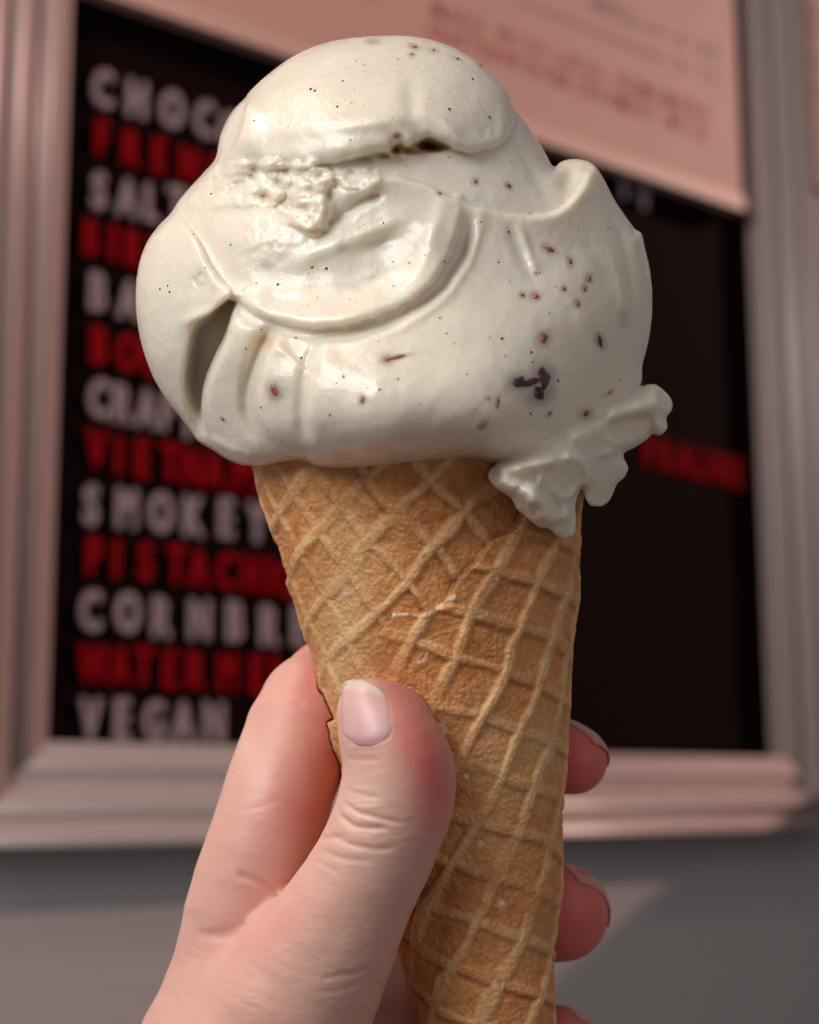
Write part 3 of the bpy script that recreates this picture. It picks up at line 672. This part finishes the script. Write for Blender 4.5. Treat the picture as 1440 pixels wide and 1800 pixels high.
for cx, cy, a, b_, tl, kd in bits:
    c_, s_ = math.cos(math.radians(tl)), math.sin(math.radians(tl)); dx, dy = V[:, 0] - cx, V[:, 1] - cy
    q = np.hypot((dx * c_ + dy * s_) / a, (-dx * s_ + dy * c_) / b_) + .22 * vn2(V[:, 0] / 4, V[:, 1] / 4, 3)
    if kd in 'rob': nut = np.maximum(nut, fr * sstep(q, 1.9, .5) * {'r': .38, 'o': .4, 'b': .3}[kd])
    if kd in 'p': plum = np.maximum(plum, fr * sstep(q, 3.0, .3) * .62)
    if kd in 'v': plum = np.maximum(plum, fr * sstep(q, 2.2, .1) * .26)
    if (cx, cy) in ((480, 688), (482, 688), (680, 632)): plum = np.maximum(plum, fr * sstep(q, 3.6, 0) * .22)
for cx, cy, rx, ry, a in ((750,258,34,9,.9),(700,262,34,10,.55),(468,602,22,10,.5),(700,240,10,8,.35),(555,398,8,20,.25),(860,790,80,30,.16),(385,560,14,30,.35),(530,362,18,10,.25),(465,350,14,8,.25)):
    warm = np.maximum(warm, fr * a * np.exp(-((V[:, 0] - cx) / rx) ** 2 - ((V[:, 1] - cy) / ry) ** 2))  # syrup amber under the lip; the split's warm glow is painted in
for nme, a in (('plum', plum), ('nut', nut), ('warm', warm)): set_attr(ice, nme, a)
m_nut = mat('praline', (0.24, 0.06, 0.03), 0.35); nt, b = nodes(m_nut)
nt.links.new(ramp(nt, noise(nt, 700, 3), [(.35, (0.20, 0.045, 0.025)), (.65, (0.50, 0.17, 0.08))]), b.inputs['Base Color'])
m_plum = mat('fruit_dark', (0.05, 0.02, 0.035), 0.2); nt, b = nodes(m_plum)
nt.links.new(ramp(nt, noise(nt, 700, 3), [(.35, (0.03, 0.012, 0.02)), (.65, (0.13, 0.05, 0.07))]), b.inputs['Base Color'])
def normal_at(px, py):
    e = 6.0; gx_ = (front_w([px + e], [py]) - front_w([px - e], [py]))[0] / (2 * e); gy_ = (front_w([px], [py + e]) - front_w([px], [py - e]))[0] / (2 * e)
    return nrm((-np.clip(gx_, -3, 3), -np.clip(gy_, -3, 3), 1))
def lump(cx, cy, a, b_, tl, dep, seed, sink):
    """small rough pebble lying in the surface"""
    me = bmesh.new(); bmesh.ops.create_icosphere(me, subdivisions=2, radius=1); P_ = np.array([v.co[:] for v in me.verts]); Fi = [tuple(v.index for v in f.verts) for f in me.faces]; me.free()
    P_ = P_ * (1 + .5 * fbm3(P_, 1.0, 2, seed))[:, None]
    n = normal_at(cx, cy); t1 = nrm(np.cross((0, 1, 0), n)); t2 = np.cross(n, t1)
    c_, s_ = math.cos(math.radians(tl)), math.sin(math.radians(tl)); A = P_[:, 0] * a; B = P_[:, 1] * b_
    Q = np.array((cx, cy, front_w([cx], [cy])[0] - sink)) + np.outer(A * c_ - B * s_, t1) + np.outer(A * s_ + B * c_, t2) + np.outer(P_[:, 2] * dep, n)
    return Q, Fi
for i, (cx, cy, a, b_, tl, kd) in enumerate(bits):
    if kd == 'v' or cy < 80: continue
    k = {'r': .62, 'o': .8, 'b': .45, 'p': 1.15}[kd]
    Q, Fi = lump(cx, cy, a * k, b_ * k, tl, 3.0, i, 1.2)
    o = obj('praline_piece', v3(Q), [f[::-1] for f in Fi], m_plum if kd == 'p' else m_nut, cone, CO, True)
    o['label'] = 'dark plum-coloured piece' if kd == 'p' else 'rust-brown praline piece'
m_sp = mat('vanilla_black', (0.03, 0.012, 0.01), 0.4); nt, b = nodes(m_sp)
nt.links.new(mix(nt, noise(nt, 900, 2), (0.02, 0.01, 0.008), (0.07, 0.03, 0.02)), b.inputs['Base Color'])
specks = [(546,157,2.2),(554,159,2),(593,187,2.6),(790,192,2.6),(861,206,2.6),(831,139,2.2),(700,104,1.8),(626,108,1.4),(640,114,1.4),(447,212,1.5),(603,142,1.6),(371,341,1.8),(405,430,1.6),(549,470,2.2),(574,472,2.4),(488,500,2),(665,344,1.6),(674,392,1.8),(894,407,2.2),(782,460,1.8),
 (295,502,1.7),(281,508,1.9),(298,513,2),(432,613,1.8),(520,594,1.8),(530,629,1.8),(604,662,2),(667,685,1.7),(580,730,1.8),(459,717,1.8),(493,777,1.7),(883,595,2.4),(861,594,1.4),(889,626,2),(936,636,1.8),(934,619,2),(821,658,1.6),(799,604,1.6),(773,559,1.6),(981,669,2),(933,727,2),(1090,668,1.6),(700,666,1.7),(785,586,1.4),(877,461,1.6),(720,462,1.6),(691,460,1.5)]
for _ in range(60):
    a, r = rng.uniform(0, 6.28), rng.uniform(0, 1) ** .5; specks.append((690 + 400 * r * math.cos(a), 470 + 320 * r * math.sin(a), rng.uniform(.7, 1.4)))
Vs, Fs = [], []
for i, (cx, cy, r) in enumerate(specks):
    Q, Fi = lump(cx, cy, r, r * rng.uniform(.7, 1.3), rng.uniform(0, 90), r * .7, 300 + i, 0.0); n = len(Vs); Vs += list(Q); Fs += [tuple(k + n for k in f[::-1]) for f in Fi]
o = obj('vanilla_specks', v3(Vs), Fs, m_sp, cone, CO, True); o['kind'] = 'stuff'

# ================================================================ the hand
hand = empty('hand', v3([(420, 2300, 40)])[0], 'pale left hand holding the waffle cone, thumb in front, fingertips round its right side', 'hand')
HO = np.array(hand.location)
def rc(P, a, b_):
    """signed distance to a tapered capsule between (x,y,z,r) and (x,y,z,r)"""
    a = np.array(a, float); b_ = np.array(b_, float); ba = b_[:3] - a[:3]; t = np.clip(((P - a[:3]) @ ba) / ba.dot(ba), 0, 1)
    return np.linalg.norm(P - a[:3] - t[..., None] * ba, axis=-1) - (a[3] + (b_[3] - a[3]) * t)
def smin(a, b_, k):
    h = np.clip(.5 + .5 * (b_ - a) / k, 0, 1); return b_ + (a - b_) * h - k * h * (1 - h)
def chain(P, pts, k=14, n=2):
    pts = smooth_poly(pts, n); m_ = np.ones(len(P), bool); FAR = 90.
    for c in range(3): m_ &= (P[:, c] > (pts[:, c] - pts[:, 3]).min() - FAR) & (P[:, c] < (pts[:, c] + pts[:, 3]).max() + FAR)
    out = np.full(len(P), FAR)
    if not m_.any(): return out
    Q = P[m_]; d = None
    for i in range(len(pts) - 1):
        e = rc(Q, pts[i], pts[i + 1]); d = e if d is None else smin(d, e, k)
    out[m_] = np.minimum(d, FAR); return out
CH = {
 'thumb': [(652,1250,232,58),(676,1292,238,78),(699,1345,238,93),(693,1415,234,95),(668,1485,222,97),(630,1560,205,100),(575,1660,180,118),(500,1790,140,150),(400,1990,80,200)],
 'index': [(1010,1336,-166,59),(950,1318,-205,66),(850,1282,-272,72),(735,1222,-285,76),(628,1192,-215,80),(548,1240,-95,88),(508,1340,-30,93),(482,1420,10,94),(455,1510,25,98),(432,1610,20,106),(424,1750,0,126),(410,1960,-20,175)],
 'middle': [(985,1604,-172,86),(900,1600,-235,86),(800,1570,-262,86),(690,1590,-240,88),(590,1650,-160,95),(500,1740,-90,110),(430,1900,-60,150)],
 'ring': [(978,1852,-150,84),(900,1850,-200,84),(800,1830,-225,84),(700,1840,-205,88),(600,1900,-140,96),(480,2010,-80,130)],
 'little': [(960,2050,-120,70),(860,2050,-160,72),(740,2060,-160,76),(620,2120,-110,88),(470,2200,-60,120)],
 'fill': [(688,1690,-205,92),(650,1900,-130,135)],
 'palm': [(432,1770,0,138),(400,2000,0,205),(390,2400,-10,205)],
 'heel': [(640,2000,-30,120),(520,2250,0,170)],
 'wrist': [(370,2350,0,200),(340,2800,0,215)],
}
def hsdf(P):
    th_ = chain(P, CH['thumb']); ix = chain(P, CH['index'])
    pad = np.linalg.norm((P - np.array((715, 1390, 226))) / np.array((82, 105, 78)), axis=-1) * 80 - 80
    th_ = smin(th_, pad, 20)
    th_ = smin(th_, np.linalg.norm(P - np.array((692, 1266, 222)), axis=-1) - 62, 16)
    body = smin(chain(P, CH['palm'], 30, 2), chain(P, CH['wrist'], 30, 2), 60)
    body = smin(body, chain(P, CH['heel'], 30, 2), 50)
    web = rc(P, (520, 1640, 120, 62), (440, 1760, 60, 110))
    d = smin(ix, web, 30)
    d = smin(d, body, 40)
    d = smin(d, chain(P, CH['fill'], 14, 1), 25)
    f2 = chain(P, CH['middle']); f3 = chain(P, CH['ring']); f4 = chain(P, CH['little'])
    d = smin(d, f2, 14); d = smin(d, f3, 14); d = smin(d, f4, 14)
    return smin(d, th_, 26)
HS_ = 7.0
hx = np.arange(120, 1110, HS_); hy = np.arange(1110, 2560, HS_); hz = np.arange(-380, 350, HS_)
phi = np.full((len(hx), len(hy), len(hz)), 50, np.float32)
# coarse pass, then only the cells near the skin
cs = 4; 
gX, gY, gZ = np.meshgrid(hx[::cs], hy[::cs], hz[::cs], indexing='ij'); co = hsdf(np.stack((gX, gY, gZ), -1).reshape(-1, 3)).reshape(gX.shape)
big = np.repeat(np.repeat(np.repeat(co, cs, 0), cs, 1), cs, 2)[:len(hx), :len(hy), :len(hz)]
phi[:] = big; near = np.abs(big) < HS_ * cs * 2.2; I, J, K = np.nonzero(near)
Pn = np.stack((hx[I], hy[J], hz[K]), 1)
for a in range(0, len(Pn), 400000): phi[I[a:a + 400000], J[a:a + 400000], K[a:a + 400000]] = hsdf(Pn[a:a + 400000])
V, Fc = surface_nets(phi, (hx[0], hy[0], hz[0]), HS_); del phi, big
# one level of refinement: split every quad in four, then settle on the true surface
def refine(V, Fc):
    n = len(V); E = np.sort(np.concatenate((Fc[:, [0, 1]], Fc[:, [1, 2]], Fc[:, [2, 3]], Fc[:, [3, 0]])), 1); key = E[:, 0].astype(np.int64) * n + E[:, 1]
    uq, inv = np.unique(key, return_inverse=True); e = np.stack((uq // n, uq % n), 1); m = len(Fc)
    Ve = (V[e[:, 0]] + V[e[:, 1]]) / 2; Vf = V[Fc].mean(1); i = inv.reshape(4, m) + n; f = np.arange(m) + n + len(e)
    Q = np.concatenate([np.stack((Fc[:, k], i[k], f, i[k - 1]), 1) for k in range(4)]); return np.concatenate((V, Ve, Vf)), Q
vis = (V[:, 1] < 1900)
V, Fc = refine(V, Fc); V = relax(V, Fc, 3, .5)
def grad(V, e=1.5):
    g = np.stack([hsdf(V + np.eye(3)[k] * e) - hsdf(V - np.eye(3)[k] * e) for k in range(3)], 1); return g / np.maximum(np.linalg.norm(g, axis=1), 1e-6)[:, None]
G = grad(V); V = V - G * hsdf(V)[:, None]
fr = sstep(G[:, 2], -.15, .35)
X, Y = V[:, 0], V[:, 1]
h = np.zeros(len(V))
def crease(pts, dp, wd, f=.2, w_=None):
    d, t, _ = pldist(X, Y, smooth_poly(pts, 5)); m_ = sstep(t, 0, f) * sstep(1 - t, 0, f); return -dp * np.exp(-(d / wd) ** 2) * m_ * (fr if w_ is None else w_)
thm = fr * (V[:, 2] > 120); idm = fr * (V[:, 2] < 190)
for pts, dp, wd in (([(598,1405),(625,1425),(655,1435),(690,1444),(715,1448)], 4.5, 4.5), ([(590,1425),(620,1450),(650,1456),(690,1456)], 5.5, 4.5), ([(575,1465),(610,1482),(660,1492),(700,1490)], 3.5, 5), ([(600,1385),(640,1398),(670,1402)], 1.8, 4), ([(560,1490),(600,1508),(660,1515)], 2, 5),
                    ([(605,1330),(630,1336),(670,1334)], 1.5, 4), ([(600,1440),(628,1462),(660,1466)], 1.5, 4), ([(560,1475),(590,1470),(615,1476)], 3, 5), ([(545,1510),(570,1520),(600,1540)], 1.5, 5)):
    h += crease(pts, dp, wd, .2, thm)
for pts, dp, wd in (([(412,1534),(445,1546),(474,1561),(500,1576)], 5, 6), ([(420,1425),(460,1416),(500,1402)], 1.0, 6), ([(470,1215),(505,1228),(540,1240)], 2, 7), ([(340,1640),(390,1648),(430,1640)], 3, 9)):
    h += crease(pts, dp, wd, .2, idm)
h += crease([(560,1720),(620,1712),(660,1700)], 2.0, 5, .2, fr) + crease([(540,1745),(610,1738),(680,1700)], 1.4, 5, .2, fr)
h += crease([(440,1620),(400,1636),(360,1640)], 3, 8, .2, fr)
# skin folds: long fine wrinkles across the thumb and back of the hand
ang = .5; wx_, wy_ = X * math.cos(ang) + Y * math.sin(ang), -X * math.sin(ang) + Y * math.cos(ang)
h += fr * sstep(Y, 1560, 1640) * .4 * fbm2(wx_ * .35, wy_, 9, 2, 300) + fr * .8 * np.exp(-((X - 660) / 90) ** 2 - ((Y - 1440) / 60) ** 2) * fbm2(X * .25, Y, 8, 2, 301)
h += 1.6 * fbm3(V, 90, 2, 303) + .15 * fbm3(V, 10, 2, 305)
# the nail lies in a shallow bed
nailp = smooth_poly([(604,1200),(617,1192),(640,1191),(662,1203),(678,1222),(688,1250),(690,1285),(686,1300),(668,1308),(640,1312),(612,1311),(601,1290),(598,1240)], 3, True)
nd, _, _ = pldist(X, Y, np.vstack((nailp, nailp[:1]))); ni = inside(X, Y, nailp)
h += np.where(ni, -.5, 0) * sstep(nd, 0, 5) * thm + 0.4 * np.exp(-(nd / 6) ** 2) * (~ni) * thm * (Y > 1215)
Vh = V + G * h[:, None]
def clear_cone(P, m_=1.5):
    # the cone's own height map, looked up at the place round and along it
    uu_ = (P[:, 0] - cone_axis(P[:, 1])) / (PER[0] - .1245 * PER[1]); tt = P[:, 1] - PER[1] * uu_; th__ = np.arctan2(uu_, P[:, 2]); r = np.hypot(uu_, P[:, 2])
    a_ = np.interp(tt, ts, np.arange(len(ts))); b_ = (th__ + math.pi) / (2 * math.pi) * nth; ia, ib = np.floor(a_).astype(int), np.floor(b_).astype(int); need = 0
    for da in (-1, 0, 1, 2):
        for db in (-1, 0, 1, 2): need = np.maximum(need, r_cone[np.clip(ia + da, 0, len(ts) - 1), (ib + db) % nth])
    need = need + m_; k = np.where((r < need) & (tt < 2376) & (tt > 772), need / np.maximum(r, 1), 1); un = uu_ * k
    Q = P.copy(); Q[:, 0] = cone_axis(tt) + PER[0] * un; Q[:, 1] = tt + PER[1] * un; Q[:, 2] = P[:, 2] * k; return Q
Vh = clear_cone(Vh)
m_skin = mat('skin', (0.66, 0.40, 0.33), 0.42); nt, b = nodes(m_skin)
col = mix(nt, noise(nt, 120, 4), (0.68, 0.375, 0.305), (0.74, 0.44, 0.365))
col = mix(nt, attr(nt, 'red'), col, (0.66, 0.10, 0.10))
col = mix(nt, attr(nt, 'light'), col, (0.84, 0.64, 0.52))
nt.links.new(col, b.inputs['Base Color'])
b.inputs['Subsurface Weight'].default_value = .8; b.inputs['Subsurface Radius'].default_value = (1, .35, .2); b.inputs['Subsurface Scale'].default_value = 0.0018
b.inputs['Specular IOR Level'].default_value = .35
tc = nt.nodes.new('ShaderNodeTexCoord'); mp = nt.nodes.new('ShaderNodeMapping'); mp.inputs['Rotation'].default_value = (0, 0.6, 0); mp.inputs['Scale'].default_value = (1, 1, 3.2)
nt.links.new(tc.outputs['Object'], mp.inputs[0])
bp = bump(nt, b, noise(nt, 420, 4, .6, mp.outputs[0]), 0.00028, .35); bump(nt, b, noise(nt, 1800, 3, .5), 0.00009, .5, bp)
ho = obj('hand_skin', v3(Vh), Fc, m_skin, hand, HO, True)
g2 = lambda cx, cy, rx, ry, a=0.0: np.exp(-(((X - cx) * math.cos(a) + (Y - cy) * math.sin(a)) / rx) ** 2 - ((-(X - cx) * math.sin(a) + (Y - cy) * math.cos(a)) / ry) ** 2)
thz = (V[:, 2] > 130)
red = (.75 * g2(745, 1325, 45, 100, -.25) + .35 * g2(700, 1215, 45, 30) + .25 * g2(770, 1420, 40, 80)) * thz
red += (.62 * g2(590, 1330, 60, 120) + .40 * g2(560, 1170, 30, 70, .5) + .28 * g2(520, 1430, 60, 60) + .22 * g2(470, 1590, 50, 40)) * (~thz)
red += .78 * (X > 900) * (V[:, 2] < 0) + .35 * (V[:, 2] < -120) * (X < 900) + .16 * g2(480, 1640, 60, 30, -.7)  # fingers behind the cone reddened: their shade is put into the colour
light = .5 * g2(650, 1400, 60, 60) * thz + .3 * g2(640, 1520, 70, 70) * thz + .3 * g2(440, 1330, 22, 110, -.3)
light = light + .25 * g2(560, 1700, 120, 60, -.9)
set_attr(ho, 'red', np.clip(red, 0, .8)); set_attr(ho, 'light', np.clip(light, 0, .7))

# nails
m_nail = mat('nail', (0.74, 0.45, 0.43), 0.38); nt, b = nodes(m_nail)
col = mix(nt, noise(nt, 120, 3), (0.70, 0.40, 0.39), (0.76, 0.47, 0.45)); col = mix(nt, attr(nt, 'tip'), col, (0.80, 0.66, 0.55)); col = mix(nt, attr(nt, 'moon'), col, (0.58, 0.29, 0.26))
nt.links.new(col, b.inputs['Base Color']); bump(nt, b, noise(nt, 300, 3), 0.0001, .4)
b.inputs['Subsurface Weight'].default_value = .4; b.inputs['Subsurface Radius'].default_value = (1, .4, .3); b.inputs['Subsurface Scale'].default_value = 0.001
def hit(px, py, w1=360., dirv=(0, 0, -1)):
    P_ = np.stack((px, py, np.full(px.shape, w1)), 1); dv_ = np.array(dirv, float)
    for _ in range(60): P_ = P_ + dv_ * np.clip(hsdf(P_), -6, 60)[:, None] * .8
    return P_
def shell(name, Q, N, nu, nv, th, parent=hand):
    """closed plate from a (nu x nv) net of points Q with outward normals N"""
    V_ = np.concatenate((Q + N * th, Q - N * 2.0)); n = nu * nv; fs = []
    for i in range(nu - 1):
        for j in range(nv - 1):
            a = i * nv + j; fs += [(a, a + 1, a + nv + 1, a + nv), (n + a, n + a + nv, n + a + nv + 1, n + a + 1)]
    rim = [i * nv for i in range(nu)] + [(nu - 1) * nv + j for j in range(1, nv)] + [i * nv + nv - 1 for i in range(nu - 2, -1, -1)] + [j for j in range(nv - 2, 0, -1)]
    fs += [(rim[k], rim[(k + 1) % len(rim)], n + rim[(k + 1) % len(rim)], n + rim[k]) for k in range(len(rim))]
    me = obj(name, v3(V_), fs, m_nail, parent, HO, True)
    bm_ = bmesh.new(); bm_.from_mesh(me.data); bmesh.ops.recalc_face_normals(bm_, faces=bm_.faces); bm_.to_mesh(me.data); bm_.free()
    return me
NU, NV = 26, 22
uu, vv = np.meshgrid(np.linspace(0, 1, NU), np.linspace(-1, 1, NV), indexing='ij'); uu, vv = uu.ravel(), vv.ravel()
yt = 1196 + 17 * np.maximum(vv, 0) ** 2 + 6 * np.maximum(-vv, 0) ** 3; yb = 1312 - 16 * np.abs(vv) ** 3
py = yt + (yb - yt) * uu
rx = np.interp(py, [1190, 1203, 1222, 1250, 1285, 1312], [652, 662, 679, 688, 689, 680]); lx = np.interp(py, [1190, 1205, 1240, 1290, 1312], [612, 604, 601, 603, 609])
px = (lx + rx) / 2 + (rx - lx) / 2 * vv
px = px - 2 * (vv < -.8); Q = hit(px, py); Q[:, 2] = np.maximum(Q[:, 2], 233); N = grad(Q)
Q = Q + N * (-1.0 + 2.0 * (1 - vv ** 2) + 1.5 * sstep(.12 - uu, 0, .12) - 3.2 * sstep(uu, .88, 1) - 1.2 * sstep(np.abs(vv), .8, 1))[:, None]
tn = shell('thumb_nail', Q, N, NU, NV, 1.8); n_ = NU * NV
tip = sstep(.17 + .05 * vv - uu, -.03, .05); set_attr(tn, 'tip', np.concatenate((tip, tip)) * .75); mo = .4 * sstep(uu, .78, .95); set_attr(tn, 'moon', np.concatenate((mo, mo)))
def finger_nail(c, r, axis, dors, ln_, half):
    """nail wrapped on the far side of a fingertip: axis = towards the tip, dors = outward of the nail's middle"""
    axis = nrm(axis); dors = np.array(dors, float); dors = nrm(dors - axis * axis.dot(dors)); sd_ = np.cross(axis, dors)
    an = vv * half; base = np.array(c, float) + np.outer((uu - .45) * ln_ * (1 - .18 * vv ** 2 * (uu > .5)), axis)
    dirs = np.outer(np.cos(an), dors) + np.outer(np.sin(an), sd_)
    Pp = base + dirs * r * .4
    for _ in range(50): Pp = Pp - dirs * np.clip(hsdf(Pp), -5, 5)[:, None] * .8
    over = sstep(uu, .72, 1.0); Pp = Pp + np.outer(over * 4, axis)
    o = shell('finger_nail', Pp, dirs, NU, NV, 1.4)
    t_ = sstep(uu, .80, .90); set_attr(o, 'tip', np.concatenate((t_, t_)) * .25); set_attr(o, 'moon', np.ones(2 * NU * NV)); return o
finger_nail((985, 1604, -172), 86, (.6, .30, .8), (.75, -.62, -.15), 104, .95)
finger_nail((1010, 1336, -166), 59, (.8, .35, .6), (.6, -.75, -.3), 80, .9)
finger_nail((978, 1852, -150), 84, (.7, .2, .7), (.7, -.6, -.3), 95, .9)
